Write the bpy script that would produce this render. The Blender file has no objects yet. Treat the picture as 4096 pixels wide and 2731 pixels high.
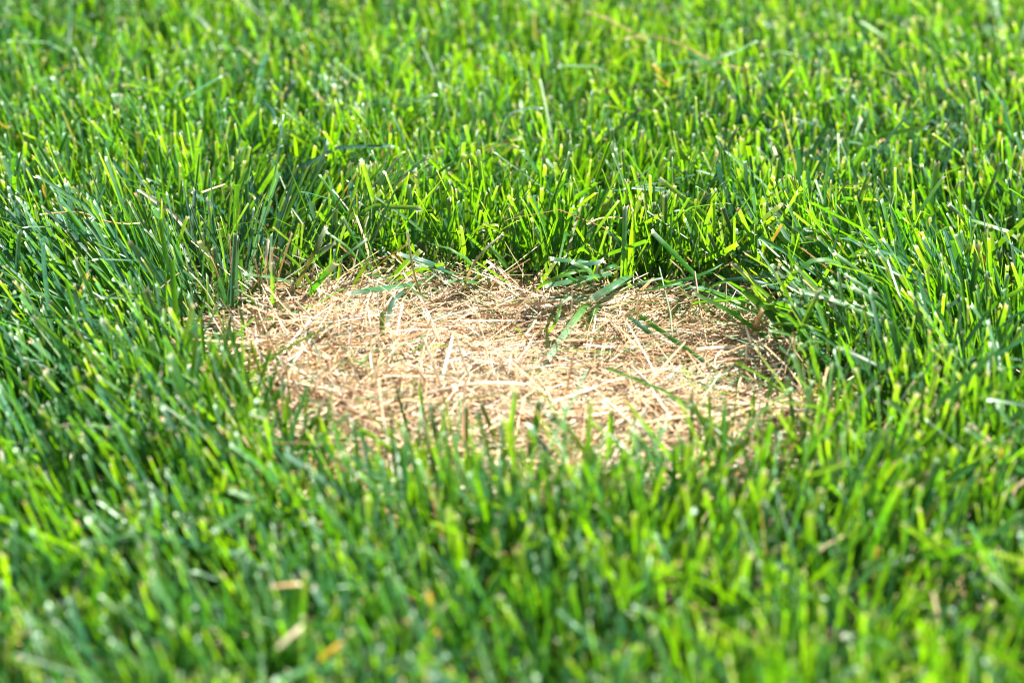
import bpy, math, random
import numpy as np
rng = np.random.default_rng(11); random.seed(4)
scene = bpy.context.scene
col = scene.collection

# ------------------------------------------------------------------ camera, sky, sun, exposure
F, SENS, PITCH, DIST = 85.0, 36.0, math.radians(25.0), 1.12
CAMZ = DIST * math.sin(PITCH)
cam_data = bpy.data.cameras.new('camera'); cam = bpy.data.objects.new('camera', cam_data); col.objects.link(cam)
cam.location = (0, 0, CAMZ); cam.rotation_euler = (math.pi/2 - PITCH, 0, 0)
cam_data.lens = F; cam_data.sensor_width = SENS; cam_data.clip_start = 0.02; cam_data.clip_end = 400
cam_data.dof.use_dof = True; cam_data.dof.focus_distance = 1.115; cam_data.dof.aperture_fstop = 6.5
scene.camera = cam

SUN_EL, SUN_AZ = math.radians(48), math.radians(78)     # azimuth from +y (away from camera) towards +x
world = bpy.data.worlds.new('World'); scene.world = world; world.use_nodes = True
wn = world.node_tree.nodes; wl = world.node_tree.links
sky = wn.new('ShaderNodeTexSky'); sky.sky_type = 'NISHITA'; sky.sun_disc = False
sky.sun_elevation = SUN_EL; sky.sun_rotation = SUN_AZ; sky.air_density = 1.0; sky.dust_density = 1.2
wn['Background'].inputs['Strength'].default_value = 0.05
wl.new(sky.outputs[0], wn['Background'].inputs['Color'])
sun_data = bpy.data.lights.new('sun', 'SUN'); sun = bpy.data.objects.new('sun', sun_data); col.objects.link(sun)
sun_data.energy = 5.0; sun_data.angle = math.radians(0.53); sun_data.color = (1.0, 0.95, 0.87)
sun.rotation_euler = (math.pi/2 - SUN_EL, 0, math.pi - SUN_AZ)
sun.location = (2, 3, 4)
scene.view_settings.view_transform = 'Standard'; scene.view_settings.look = 'None'
scene.view_settings.gamma = 1.0; scene.view_settings.exposure = 2.3
scene.cycles.use_denoising = True
try:
    scene.cycles.denoiser = 'OPENIMAGEDENOISE'; scene.cycles.denoising_input_passes = 'RGB_ALBEDO_NORMAL'; scene.cycles.denoising_prefilter = 'ACCURATE'
except Exception: pass
scene.cycles.filter_width = 1.1
scene.cycles.max_bounces = 4; scene.cycles.diffuse_bounces = 3; scene.cycles.transmission_bounces = 3
scene.cycles.sample_clamp_indirect = 6.0

# ------------------------------------------------------------------ photo pixel <-> place
K = SENS / F / 4096.0
FWD = np.array([0, math.cos(PITCH), -math.sin(PITCH)]); UP = np.array([0, math.sin(PITCH), math.cos(PITCH)])
def ray(px, py):
    px = np.asarray(px, float); py = np.asarray(py, float)
    x = (px - 2048) * K; v = -(py - 1365.5) * K
    return np.stack([x, FWD[1] + UP[1]*v, FWD[2] + UP[2]*v], -1)
def at_z(px, py, z):
    d = ray(px, py); t = (z - CAMZ) / d[..., 2]
    return d * t[..., None] + np.array([0, 0, CAMZ])
def at_y(px, py, y):
    d = ray(px, py); t = y / d[..., 1]
    return d * t[..., None] + np.array([0, 0, CAMZ])
def to_px(P):
    P = np.asarray(P, float); q = P - np.array([0, 0, CAMZ])
    dep = q @ FWD
    return 2048 + q[..., 0]/dep/K, 1365.5 - (q @ UP)/dep/K

# smooth value noise in the ground plane
class VNoise:
    def __init__(s, seed, n=64): s.n = n; s.g = np.random.default_rng(seed).random((n, n))*2 - 1
    def __call__(s, x, y, scale):
        x = np.asarray(x)*scale + 300.; y = np.asarray(y)*scale + 300.
        i = np.floor(x).astype(int); j = np.floor(y).astype(int); fx = x-i; fy = y-j
        fx = fx*fx*(3-2*fx); fy = fy*fy*(3-2*fy); n = s.n; g = s.g
        a = g[i % n, j % n]; b = g[(i+1) % n, j % n]; c = g[i % n, (j+1) % n]; d = g[(i+1) % n, (j+1) % n]
        return (a*(1-fx)+b*fx)*(1-fy) + (c*(1-fx)+d*fx)*fy
nz = [VNoise(s) for s in range(8)]

def gauss_px(px, py, cx, cy, rx, ry): return np.exp(-((px-cx)/rx)**2 - ((py-cy)/ry)**2)
MOUND = at_z(1250, 1640, 0.0)
def ground_z(x, y):
    x = np.asarray(x, float); y = np.asarray(y, float)
    z = 0.004*nz[0](x, y, 7.0) + 0.0022*nz[1](x, y, 23.0)
    z = z + 0.016*np.exp(-((x-MOUND[0])/0.085)**2 - ((y-MOUND[1])/0.10)**2)
    return z
def at_ground(px, py, dz=0.0):
    P = at_z(px, py, 0.0)
    for _ in range(6): P = at_z(px, py, ground_z(P[..., 0], P[..., 1]) + dz)
    return P

# outline of the dead patch on the ground (pixels of the photo, taken at ground level)
PATCH_PX = [(1080,1310),(1010,1350),(960,1420),(950,1540),(960,1670),(1010,1780),(1150,1900),(1450,2010),(1950,2080),(2450,2130),
            (2880,2080),(3100,1950),(3190,1800),(3180,1640),(3140,1490),(3120,1390),(3070,1325),(2940,1280),(2760,1265),(2560,1290),
            (2400,1325),(2200,1320),(2000,1290),(1800,1265),(1560,1285),(1350,1300),(1200,1300)]
PATCH = at_z([p[0] for p in PATCH_PX], [p[1] for p in PATCH_PX], 0.0)[:, :2]
def patch_sd(x, y):
    """signed distance in metres to the patch outline, negative inside"""
    x = np.asarray(x, float); y = np.asarray(y, float)
    d = np.full(x.shape, 1e9); inside = np.zeros(x.shape, bool)
    n = len(PATCH)
    for i in range(n):
        ax, ay = PATCH[i]; bx, by = PATCH[(i+1) % n]
        ex, ey = bx-ax, by-ay
        t = np.clip(((x-ax)*ex + (y-ay)*ey)/(ex*ex+ey*ey), 0, 1)
        d = np.minimum(d, np.hypot(x-ax-t*ex, y-ay-t*ey))
        cr = ((ay > y) != (by > y)) & (x < (bx-ax)*(y-ay)/((by-ay) if by != ay else 1e-9) + ax)
        inside ^= cr
    return np.where(inside, -d, d) + 0.010*nz[2](x, y, 40.0) + 0.006*nz[3](x, y, 95.0)

# ------------------------------------------------------------------ materials
def new_mat(name):
    m = bpy.data.materials.new(name); m.use_nodes = True
    nt = m.node_tree; nt.nodes.clear()
    return m, nt, nt.nodes, nt.links
def leaf_material(name, trans_rgb, mix, rough, spec, vein, mottle, wax_mul=(1, 1, 1), wax_add=(0, 0, 0)):
    m, nt, N, L = new_mat(name)
    out = N.new('ShaderNodeOutputMaterial')
    a = N.new('ShaderNodeAttribute'); a.attribute_name = 'bc'
    u = N.new('ShaderNodeAttribute'); u.attribute_name = 'u'
    mul = N.new('ShaderNodeMath'); mul.operation = 'MULTIPLY'; mul.inputs[1].default_value = 9.5
    L.new(u.outputs['Fac'], mul.inputs[0])
    sn = N.new('ShaderNodeMath'); sn.operation = 'SINE'; L.new(mul.outputs[0], sn.inputs[0])
    tc = N.new('ShaderNodeTexCoord')
    no = N.new('ShaderNodeTexNoise'); no.inputs['Scale'].default_value = 330; no.inputs['Detail'].default_value = 3
    L.new(tc.outputs['Object'], no.inputs['Vector'])
    v = N.new('ShaderNodeMath'); v.operation = 'MULTIPLY_ADD'; v.inputs[1].default_value = vein; v.inputs[2].default_value = 1.0
    L.new(sn.outputs[0], v.inputs[0])
    mo = N.new('ShaderNodeMapRange'); mo.inputs['From Min'].default_value = .3; mo.inputs['From Max'].default_value = .7
    mo.inputs['To Min'].default_value = 1-mottle; mo.inputs['To Max'].default_value = 1+mottle
    L.new(no.outputs['Fac'], mo.inputs['Value'])
    k = N.new('ShaderNodeMath'); k.operation = 'MULTIPLY'; L.new(v.outputs[0], k.inputs[0]); L.new(mo.outputs[0], k.inputs[1])
    sc = N.new('ShaderNodeVectorMath'); sc.operation = 'SCALE'
    L.new(a.outputs['Color'], sc.inputs[0]); L.new(k.outputs[0], sc.inputs['Scale'])
    bmp = N.new('ShaderNodeBump'); bmp.inputs['Strength'].default_value = .14; bmp.inputs['Distance'].default_value = .0003
    L.new(sn.outputs[0], bmp.inputs['Height'])
    p = N.new('ShaderNodeBsdfPrincipled'); p.inputs['Roughness'].default_value = rough
    p.inputs['Specular IOR Level'].default_value = spec
    wax = N.new('ShaderNodeVectorMath'); wax.operation = 'MULTIPLY_ADD'; wax.inputs[1].default_value = wax_mul; wax.inputs[2].default_value = wax_add
    L.new(sc.outputs[0], wax.inputs[0]); L.new(wax.outputs[0], p.inputs['Base Color']); L.new(bmp.outputs[0], p.inputs['Normal'])
    gr = N.new('ShaderNodeAttribute'); gr.attribute_name = 'green'
    mg = N.new('ShaderNodeMix'); mg.data_type = 'VECTOR'; mg.inputs[4].default_value = (1.1, 1.0, .85); mg.inputs[5].default_value = trans_rgb
    pw = N.new('ShaderNodeMath'); pw.operation = 'POWER'; pw.inputs[1].default_value = 4.0
    L.new(gr.outputs['Fac'], pw.inputs[0]); L.new(pw.outputs[0], mg.inputs[0])
    tm = N.new('ShaderNodeVectorMath'); tm.operation = 'MULTIPLY'
    L.new(sc.outputs[0], tm.inputs[0]); L.new(mg.outputs[1], tm.inputs[1])
    t = N.new('ShaderNodeBsdfTranslucent'); L.new(tm.outputs[0], t.inputs['Color'])
    mx = N.new('ShaderNodeMixShader'); mx.inputs[0].default_value = mix
    L.new(p.outputs[0], mx.inputs[1]); L.new(t.outputs[0], mx.inputs[2]); L.new(mx.outputs[0], out.inputs['Surface'])
    return m
M_GRASS = leaf_material('grass_leaf', (4.0, 4.1, .20), .46, .36, .28, .07, .20, (.85, 1.22, 1.55), (.001, .003, .004))
M_STRAW = leaf_material('dry_straw', (1.15, 1.0, .8), .12, .6, .2, .10, .18)

def soil_material():
    m, nt, N, L = new_mat('soil')
    out = N.new('ShaderNodeOutputMaterial'); p = N.new('ShaderNodeBsdfPrincipled'); p.inputs['Roughness'].default_value = .95
    tc = N.new('ShaderNodeTexCoord'); no = N.new('ShaderNodeTexNoise'); no.inputs['Scale'].default_value = 160; no.inputs['Detail'].default_value = 8
    L.new(tc.outputs['Object'], no.inputs['Vector'])
    cr = N.new('ShaderNodeValToRGB'); cr.color_ramp.elements[0].color = (.012, .008, .005, 1); cr.color_ramp.elements[1].color = (.075, .05, .03, 1)
    L.new(no.outputs['Fac'], cr.inputs['Fac'])
    L.new(cr.outputs[0], p.inputs['Base Color'])
    b = N.new('ShaderNodeBump'); b.inputs['Distance'].default_value = .004; b.inputs['Strength'].default_value = .8
    L.new(no.outputs['Fac'], b.inputs['Height']); L.new(b.outputs[0], p.inputs['Normal'])
    L.new(p.outputs[0], out.inputs['Surface'])
    return m
M_SOIL = soil_material()
def far_lawn_material():
    m, nt, N, L = new_mat('far_lawn')
    out = N.new('ShaderNodeOutputMaterial'); p = N.new('ShaderNodeBsdfPrincipled'); p.inputs['Roughness'].default_value = .8
    tc = N.new('ShaderNodeTexCoord'); no = N.new('ShaderNodeTexNoise'); no.inputs['Scale'].default_value = 60; no.inputs['Detail'].default_value = 10
    L.new(tc.outputs['Object'], no.inputs['Vector'])
    cr = N.new('ShaderNodeValToRGB'); cr.color_ramp.elements[0].color = (.02, .05, .01, 1); cr.color_ramp.elements[1].color = (.07, .15, .02, 1)
    L.new(no.outputs['Fac'], cr.inputs['Fac']); L.new(cr.outputs[0], p.inputs['Base Color'])
    b = N.new('ShaderNodeBump'); b.inputs['Distance'].default_value = .02; L.new(no.outputs['Fac'], b.inputs['Height']); L.new(b.outputs[0], p.inputs['Normal'])
    L.new(p.outputs[0], out.inputs['Surface'])
    return m

# ------------------------------------------------------------------ strips: the one shape blades and straws are made of
def unit(v): return v / np.maximum(np.linalg.norm(v, axis=-1, keepdims=True), 1e-12)
def strip_arrays(C, S, Nn, W, fold, COL, jag=None, T=None):
    """C centre line (N,R,3), S width direction, Nn normal, W width (N,R), fold angle (N,), COL (N,R,3)"""
    n, R, _ = C.shape
    hw = (W/2)[..., None]; cf = np.cos(fold)[:, None, None]; sf = np.sin(fold)[:, None, None]
    left = C - S*hw*cf + Nn*hw*sf; right = C + S*hw*cf + Nn*hw*sf
    V = np.stack([left, C, right], 2)                       # N,R,3cols,3
    if jag is not None:                                     # uneven cut end
        V[:, -1, :, :] += jag[:, :, None] * T[:, -1][:, None, :]
    V = V.reshape(-1, 3)
    COLS = np.repeat(COL[:, :, None, :], 3, 2).reshape(-1, 3)
    U = np.tile(np.array([-1., 0., 1.]), n*R)
    r = np.arange(R-1)[:, None]; c = np.arange(2)[None, :]
    q = (r*3 + c)[..., None] + np.array([0, 1, 4, 3])       # R-1,2,4
    Q = (np.arange(n)[:, None, None] * (R*3) + q.reshape(1, -1, 4)).reshape(-1, 4)
    return V, Q, COLS, U
def make_mesh(name, V, Q, COLS, U, mat, smooth=True):
    me = bpy.data.meshes.new(name)
    me.vertices.add(len(V)); me.vertices.foreach_set('co', V.astype(np.float32).ravel())
    k = Q.shape[1]
    me.loops.add(Q.size); me.loops.foreach_set('vertex_index', Q.astype(np.int32).ravel())
    me.polygons.add(len(Q)); me.polygons.foreach_set('loop_start', (np.arange(len(Q))*k).astype(np.int32))
    try: me.polygons.foreach_set('loop_total', np.full(len(Q), k, np.int32))
    except Exception: pass
    if smooth: me.polygons.foreach_set('use_smooth', np.ones(len(Q), bool))
    a = me.attributes.new('bc', 'FLOAT_COLOR', 'POINT')
    a.data.foreach_set('color', np.concatenate([np.clip(COLS, 0, 1), np.ones((len(COLS), 1))], 1).astype(np.float32).ravel())
    b = me.attributes.new('u', 'FLOAT', 'POINT'); b.data.foreach_set('value', U.astype(np.float32))
    mx = np.maximum(COLS[:, 0], 1e-4); g = np.clip((COLS[:, 1]/mx - 1.05)/.5, 0, 1)      # leaf green lets light through, dry tissue less
    gb = me.attributes.new('green', 'FLOAT', 'POINT'); gb.data.foreach_set('value', g.astype(np.float32))
    me.materials.append(mat); me.update(calc_edges=True)
    return me
def link(name, data, parent=None):
    o = bpy.data.objects.new(name, data); col.objects.link(o)
    if parent is not None: o.parent = parent
    return o
def tag(o, label=None, cat=None, group=None, kind=None):
    if label: o['label'] = label
    if cat: o['category'] = cat
    if group: o['group'] = group
    if kind: o['kind'] = kind
    return o

# ------------------------------------------------------------------ ground
def build_ground():
    nx, ny = 180, 200
    xs = np.linspace(-1.6, 1.6, nx); ys = np.linspace(-.3, 3.3, ny)
    X, Y = np.meshgrid(xs, ys); Z = ground_z(X, Y)
    V = np.stack([X, Y, Z], -1).reshape(-1, 3)
    i = np.arange(nx-1)[None, :] + np.arange(ny-1)[:, None]*nx
    Q = np.stack([i, i+1, i+1+nx, i+nx], -1).reshape(-1, 4)
    me = make_mesh('soil', V, Q, np.zeros((len(V), 3)), np.zeros(len(V)), M_SOIL)
    tag(link('soil', me), kind='structure')
    me = bpy.data.meshes.new('ground')
    s = 150
    me.from_pydata([(-s, -s, -.03), (s, -s, -.03), (s, s, -.03), (-s, s, -.03)], [], [(0, 1, 2, 3)])
    me.materials.append(far_lawn_material())
    tag(link('ground', me), kind='structure')
build_ground()

# ------------------------------------------------------------------ growing blades
TR = np.array([0, .20, .45, .72, .968, 1.0])
def grow(x, y, z, phi, th0, bend, L, w, alpha, twist, fold, colour, tipcol, cut, rows=TR, basecol=None, wob=None):
    """vectorised: returns centre lines, frames and row colours of blades that grow from x,y,z"""
    n = len(x); R = len(rows)
    th = th0[:, None] + bend[:, None]*rows[None, :]**1.4
    ph = phi[:, None] + (wob[:, None]*rows[None, :] if wob is not None else 0)
    T = np.stack([np.sin(th)*np.cos(ph), np.sin(th)*np.sin(ph), np.cos(th)], -1)
    dt = np.diff(rows)
    mid = unit((T[:, 1:] + T[:, :-1])/2)
    C = np.zeros((n, R, 3)); C[:, 1:] = np.cumsum(mid*dt[None, :, None]*L[:, None, None], 1)
    C += np.stack([x, y, z], -1)[:, None, :]
    S0 = np.stack([-np.sin(ph), np.cos(ph), np.zeros_like(th)], -1) if wob is not None else np.repeat(np.stack([-np.sin(phi), np.cos(phi), 0*phi], -1)[:, None, :], R, 1)
    N0 = np.cross(T, S0)
    al = alpha[:, None] + twist[:, None]*rows[None, :]
    S = S0*np.cos(al)[..., None] + N0*np.sin(al)[..., None]
    Nn = np.cross(T, S)
    prof_cut = np.interp(rows, [0, .2, .6, 1], [.62, .92, 1.0, .86])
    prof_pt = np.interp(rows, [0, .2, .55, .8, .955, 1], [.62, .95, 1.0, .72, .24, .03])
    W = w[:, None]*np.where(cut[:, None], prof_cut[None], prof_pt[None])
    COL = np.repeat(colour[:, None, :], R, 1)
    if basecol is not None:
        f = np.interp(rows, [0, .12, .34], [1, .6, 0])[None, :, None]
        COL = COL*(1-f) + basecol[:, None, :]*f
    ft = np.zeros(R); ft[-1] = 1.0; ft[-2] = .08
    f = ft[None, :, None]*np.where(cut, 1.0, .35)[:, None, None]
    COL = COL*(1-f) + tipcol[:, None, :]*f
    jag = rng.normal(0, .0007, (n, 3))*cut[:, None]
    return C, S, Nn, W, fold, COL, jag, T

GREENS = np.array([[.040,.125,.016], [.058,.150,.014], [.030,.102,.026], [.066,.150,.062], [.082,.175,.012], [.024,.085,.020]])
GREENS = GREENS*.66
PALE_TIP = np.array([.74, .70, .40])
STRAWS = np.array([[.72,.51,.31], [.79,.63,.45], [.60,.39,.21], [.43,.25,.12], [.80,.70,.56], [.28,.165,.085], [.38,.38,.24], [.24,.32,.18]])
STRAWS = STRAWS*.74
STRAW_P = np.array([.24, .17, .22, .13, .08, .08, .04, .04])

def lean_field(px, py):
    """mean lean (metres sideways and away per metre of height) over the lawn"""
    mx = -.04 + 0*px; my = 0*px
    mx = mx - .30*gauss_px(px, py, 450, 1400, 650, 420)
    mx = mx - .28*gauss_px(px, py, 500, 2350, 900, 500)
    mx = mx - .40*gauss_px(px, py, 3620, 1400, 400, 230)
    mx = mx + .62*gauss_px(px, py, 1180, 1080, 330, 190)
    mx = mx - .16*gauss_px(px, py, 3700, 300, 700, 500)
    mx = mx + .10*gauss_px(px, py, 2400, 900, 500, 400)
    mx = mx + .18*gauss_px(px, py, 3300, 2350, 600, 400)
    my = my - .30*gauss_px(px, py, 2300, 1120, 900, 110)
    return mx, my
def lawn_params(x, y):
    n = len(x)
    px, py = to_px(np.stack([x, y, 0*x], -1))
    sd = patch_sd(x, y)
    z = ground_z(x, y) - .002
    mx, my = lean_field(px, py)
    clump = nz[4](x, y, 60)*.13; clump2 = nz[5](x, y, 60)*.13
    spread = np.where(rng.random(n) < .72, .15, .42)
    lx = mx + clump + rng.normal(0, 1, n)*spread; ly = my + clump2 + rng.normal(0, 1, n)*spread
    near = np.exp(-np.maximum(sd, 0)/.018)                    # loose, bent over beside the patch
    far_rim = np.where(py < 1500, .38, .18)
    lx += near*rng.normal(0, 1, n)*far_rim; ly += near*rng.normal(0, 1, n)*far_rim
    hollow = gauss_px(px, py, 3390, 1370, 190, 120) + .8*gauss_px(px, py, 460, 1480, 170, 90)      # flattened spots
    lx += hollow*rng.normal(-.5, .7, n); ly += hollow*rng.normal(0, .7, n)
    th0 = np.arctan(np.hypot(lx, ly)); phi = np.arctan2(ly, lx)
    bend = np.abs(rng.normal(0, .15, n)) + (rng.random(n) < .09)*rng.uniform(.4, 1.3, n)
    H = .046 + .005*nz[6](x, y, 9) + .004*nz[7](x, y, 30)
    H += .012*np.exp(-((sd-.045)/.035)**2)*np.where(py < 1500, 1, .3)                     # lush ring round the dead spot
    H *= np.clip(.62 + sd/.05, .62, 1)
    H *= 1 - .55*np.clip(hollow, 0, 1)
    kind = rng.random(n)
    frac = np.where(kind < .40, rng.normal(1.0, .06, n), rng.uniform(.30, .95, n))
    tall = rng.random(n) < .05
    frac = np.where(tall, rng.uniform(1.08, 1.28, n), frac)
    # length so that the tip ends at the mowing height
    a = th0 + bend*.42
    L = np.clip(H*frac/np.maximum(np.cos(a), .35), .012, .105)
    w = np.where(rng.random(n) < .62, rng.normal(.0024, .00048, n), rng.normal(.00125, .0003, n)); w = np.clip(w, .0007, .0037)
    cut = (rng.random(n) < .86)
    # colours
    pick = rng.choice(len(GREENS), n, p=[.26, .18, .18, .14, .12, .12])
    c = GREENS[pick]
    yel = .55*gauss_px(px, py, 650, 750, 500, 260) + .5*gauss_px(px, py, 2350, 450, 800, 420) + .35*gauss_px(px, py, 3650, 2150, 600, 420) + .38*nz[3](x, y, 14)
    blu = .7*gauss_px(px, py, 1050, 1100, 380, 200) + .55*gauss_px(px, py, 3800, 800, 500, 350) + .4*gauss_px(px, py, 300, 1250, 500, 300) + .34*nz[1](x, y, 17)
    f = np.clip(yel + rng.normal(0, .22, n), 0, 1)[:, None]
    c = c*(1-f) + np.array([.066, .132, .007])*f
    f = np.clip(blu + rng.normal(0, .22, n), 0, 1)[:, None]
    c = c*(1-f) + np.array([.024, .064, .042])*f
    c = c*rng.normal(1.0, .14, n)[:, None].clip(.6, 1.5)
    rim = np.clip(np.exp(-np.maximum(sd, 0)/.012)*rng.uniform(.1, 1.0, n), 0, 1)[:, None]*.75     # sickly, yellowing rim
    c = c*(1-rim) + np.array([.105, .112, .022])*rim
    dead = rng.random(n) < (.010 + .26*np.exp(-np.maximum(sd, 0)/.018))
    w = np.where(dead, w*.58, w); bend = np.where(dead, bend + np.abs(rng.normal(0, .5, n)), bend)
    yl = rng.random(n) < .005
    c = np.where(dead[:, None], STRAWS[rng.integers(0, 4, n)], c)
    c = np.where(yl[:, None], np.array([.34, .24, .03]), c)
    tip = np.tile(PALE_TIP, (n, 1))*rng.uniform(.55, 1.15, n)[:, None]
    fresh = rng.random(n) < .45                                # ends that were not torn stay green
    tip = np.where(fresh[:, None], c*1.4 + .01, tip)
    tan = rng.random(n) < .10
    tip = np.where(tan[:, None], np.array([.55, .40, .22]), tip)
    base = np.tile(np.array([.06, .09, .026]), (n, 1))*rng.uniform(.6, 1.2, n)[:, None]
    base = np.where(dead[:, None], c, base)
    alpha = rng.uniform(-1.3, 1.3, n); twist = rng.normal(0, .5, n); fold = np.abs(rng.normal(.38, .22, n))
    wob = rng.normal(0, .25, n)
    return dict(x=x, y=y, z=z, phi=phi, th0=th0, bend=bend, L=L, w=w, alpha=alpha, twist=twist, fold=fold, colour=c, tipcol=tip, cut=cut, basecol=base, wob=wob), sd, px, py, dead
def sub(d, m): return {k: v[m] for k, v in d.items()}

def scatter(n, x0, x1, y0, y1): return rng.uniform(x0, x1, n), rng.uniform(y0, y1, n)
NEAR = (-.50, .50, .55, 2.05)
DENS = 58000
n = int(DENS*(NEAR[1]-NEAR[0])*(NEAR[3]-NEAR[2]))
x, y = scatter(n, *NEAR)
# shoots: blades come in small bunches
nb = n//6
bx, by = scatter(nb, *NEAR); own = rng.integers(0, nb, n)
bunch = rng.random(n) < .65
x = np.where(bunch, bx[own] + rng.normal(0, .0034, n), x); y = np.where(bunch, by[own] + rng.normal(0, .0034, n), y)
sd = patch_sd(x, y)
px, py = to_px(np.stack([x, y, 0*x], -1))
keep = rng.random(n) < np.clip(.03 + (sd + .003)/np.where(py < 1500, .020, .012), .010, 1)*np.clip(1 - .0*sd, 0, 1)
x, y = x[keep], y[keep]
P, sd, px, py, dead = lawn_params(x, y)

# the shoots that show largest round the patch become plants of their own, their blades parts
score = P['w']*np.clip(P['L'], 0, .07)*(1 + .3*rng.random(len(x)))
tipx, tipy = to_px(np.stack([x, y, ground_z(x, y) + P['L']*np.cos(P['th0'])], -1))
cand = (P['w'] > .0022) & (tipx > 40) & (tipx < 4060) & (tipy > 420) & (tipy < 1750) & (py < 2100) & (sd > .002) & (~dead)
order = np.argsort(-np.where(cand, score, -1))
anchors, shoots = [], []
taken = np.zeros(len(x), bool)
for i in order[:6000]:
    if not cand[i] or len(shoots) >= 120: break
    if taken[i] or any((tipx[i]-tipx[j])**2 + (tipy[i]-tipy[j])**2 < 85**2 for j in anchors): continue
    near = np.where((np.abs(x-x[i]) < .006) & (np.abs(y-y[i]) < .006) & ~taken & ~dead)[0]
    near = near[np.argsort(-score[near])][:random.choice((2, 3, 3, 4, 5))]
    if len(near) < 2: continue
    anchors.append(i); shoots.append(near); taken[near] = True
mask = ~taken
A = grow(**sub(P, mask))
V, Q, CO, U = strip_arrays(*A[:6], jag=A[6], T=A[7])
tag(link('lawn_grass', make_mesh('lawn_grass', V, Q, CO, U, M_GRASS)), 'short mown green lawn grass growing all around the dead patch', 'grass', kind='stuff')

# the lawn goes on outside the picture, in simpler blades
n = 110000
xo, yo = scatter(n, -1.5, 1.5, -.2, 3.2)
out = (xo < NEAR[0]) | (xo > NEAR[1]) | (yo < NEAR[2]) | (yo > NEAR[3])
xo, yo = xo[out], yo[out]
PO, *_ = lawn_params(xo, yo); PO['w'] *= 1.35
A = grow(**PO, rows=np.array([0, .45, .95, 1.0]))
n4, R = A[0].shape[:2]
hw = (A[3]/2)[..., None]
V = np.stack([A[0]-A[1]*hw, A[0]+A[1]*hw], 2).reshape(-1, 3)
q = np.arange(R-1)[:, None]*2 + np.array([0, 1, 3, 2]); Q = (np.arange(n4)[:, None, None]*(R*2) + q[None]).reshape(-1, 4)
CO = np.repeat(A[5][:, :, None, :], 2, 2).reshape(-1, 3); U = np.tile(np.array([-1., 1.]), n4*R)
tag(link('outer_lawn_grass', make_mesh('outer_lawn_grass', V, Q, CO, U, M_GRASS)), 'green lawn grass farther out, beyond the dead patch and its green ring', 'grass', kind='stuff')

# individual blades
def frayed_tip(Ttip, Ptip, Stip, w, colr, parent):
    k = random.randint(4, 6); V = []; Fc = []
    for j in range(k):
        s = (j + .5)/k - .5
        c = Ptip + Stip*w*s*.9 - Ttip*.0003
        d = unit(Ttip + Stip*random.gauss(s*.5, .22) + np.cross(Ttip, Stip)*random.gauss(0, .25))
        ln = random.uniform(.0006, .0021)
        b = len(V); V += [c - Stip*w/k*.42, c + Stip*w/k*.42, c + d*ln]; Fc.append((b, b+1, b+2))
    V = np.array(V)
    me = make_mesh('cut_tip', V, np.array(Fc), np.tile(colr, (len(V), 1)), np.zeros(len(V)), M_STRAW, smooth=False)
    return link('cut_tip', me, parent)
def stem_part(root, base, r, h):
    """pale sheath that wraps the foot of a shoot"""
    k = 7; V = []; 
    for t, rr in ((0, r*.85), (.35, r), (.75, r*.9), (1, r*.7)):
        for j in range(k):
            a = 2*math.pi*j/k
            V.append(base + np.array([math.cos(a)*rr, math.sin(a)*rr*.7, t*h]))
    V = np.array(V); Q = np.array([(i*k+j, i*k+(j+1) % k, (i+1)*k+(j+1) % k, (i+1)*k+j) for i in range(3) for j in range(k)])
    f = np.repeat([0, .35, .75, 1], k)[:, None]
    CO = np.array([.20, .18, .09])*(1-f) + np.array([.06, .11, .025])*f
    return link('stem', make_mesh('stem', V, Q, CO, np.tile(np.linspace(-1, 1, k), 4), M_GRASS), root)
COUNT = {2: 'two-bladed', 3: 'three-bladed', 4: 'four-bladed', 5: 'five-bladed'}
def describe(c, nb, lx, ly, px, py, wide, sdv, ln):
    tone = 'blue-green' if c[2] > .36*c[1] else ('yellow-green' if c[0] > .47*c[1] else ('dark green' if c[1] < .066 else 'green'))
    pose = 'upright' if math.hypot(lx, ly) < .28 else ('leaning' if math.hypot(lx, ly) < .6 else 'low-leaning')
    size = ('tall ' if ln > .058 else 'short ' if ln < .046 else '') + ('broad' if wide > .0030 else 'narrow' if wide < .0026 else '')
    if py < 830: where = 'in the lawn well behind the straw patch'
    elif 1050 < px < 3100 and py < 1300: where = 'just behind the straw patch' if sdv < .035 else 'a little way behind the straw patch'
    elif px < 2000: where = 'at the rim of the stubble end' if sdv < .03 else ('beside the stubble end of the patch' if sdv < .08 else 'in the lawn out from the stubble end')
    else: where = 'at the rim of the matted end' if sdv < .03 else ('beside the shaded matted end of the patch' if sdv < .08 else 'in the lawn out from the matted end')
    return ' '.join(f'{size} {tone} {COUNT[nb]} grass shoot, {pose}, {where}'.split()), where
for i, mem in zip(anchors, shoots):
    org = np.array([x[mem].mean(), y[mem].mean(), ground_z(x[mem].mean(), y[mem].mean())])
    root = link('grass_shoot', None); root.location = org
    PC = sub(P, mem); Bl = grow(**PC)
    lx = math.tan(P['th0'][i])*math.cos(P['phi'][i]); ly = math.tan(P['th0'][i])*math.sin(P['phi'][i])
    lab, where = describe(P['colour'][i], len(mem), lx, ly, px[i], py[i], P['w'][i], sd[i], P['L'][i])
    tag(root, lab, 'grass shoot', 'grass shoots ' + where)
    for j in range(len(mem)):
        sl = slice(j, j+1)
        V, Q, CO, U = strip_arrays(Bl[0][sl]-org, Bl[1][sl], Bl[2][sl], Bl[3][sl], Bl[4][sl], Bl[5][sl], jag=Bl[6][sl], T=Bl[7][sl])
        o = link('blade', make_mesh('blade', V, Q, CO, U, M_GRASS), root)
        if PC['cut'][j]: frayed_tip(Bl[7][j, -1], Bl[0][j, -1]-org, Bl[1][j, -1], Bl[3][j, -1], PC['tipcol'][j], o)
    stem_part(root, np.zeros(3), .0026, .012)

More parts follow.
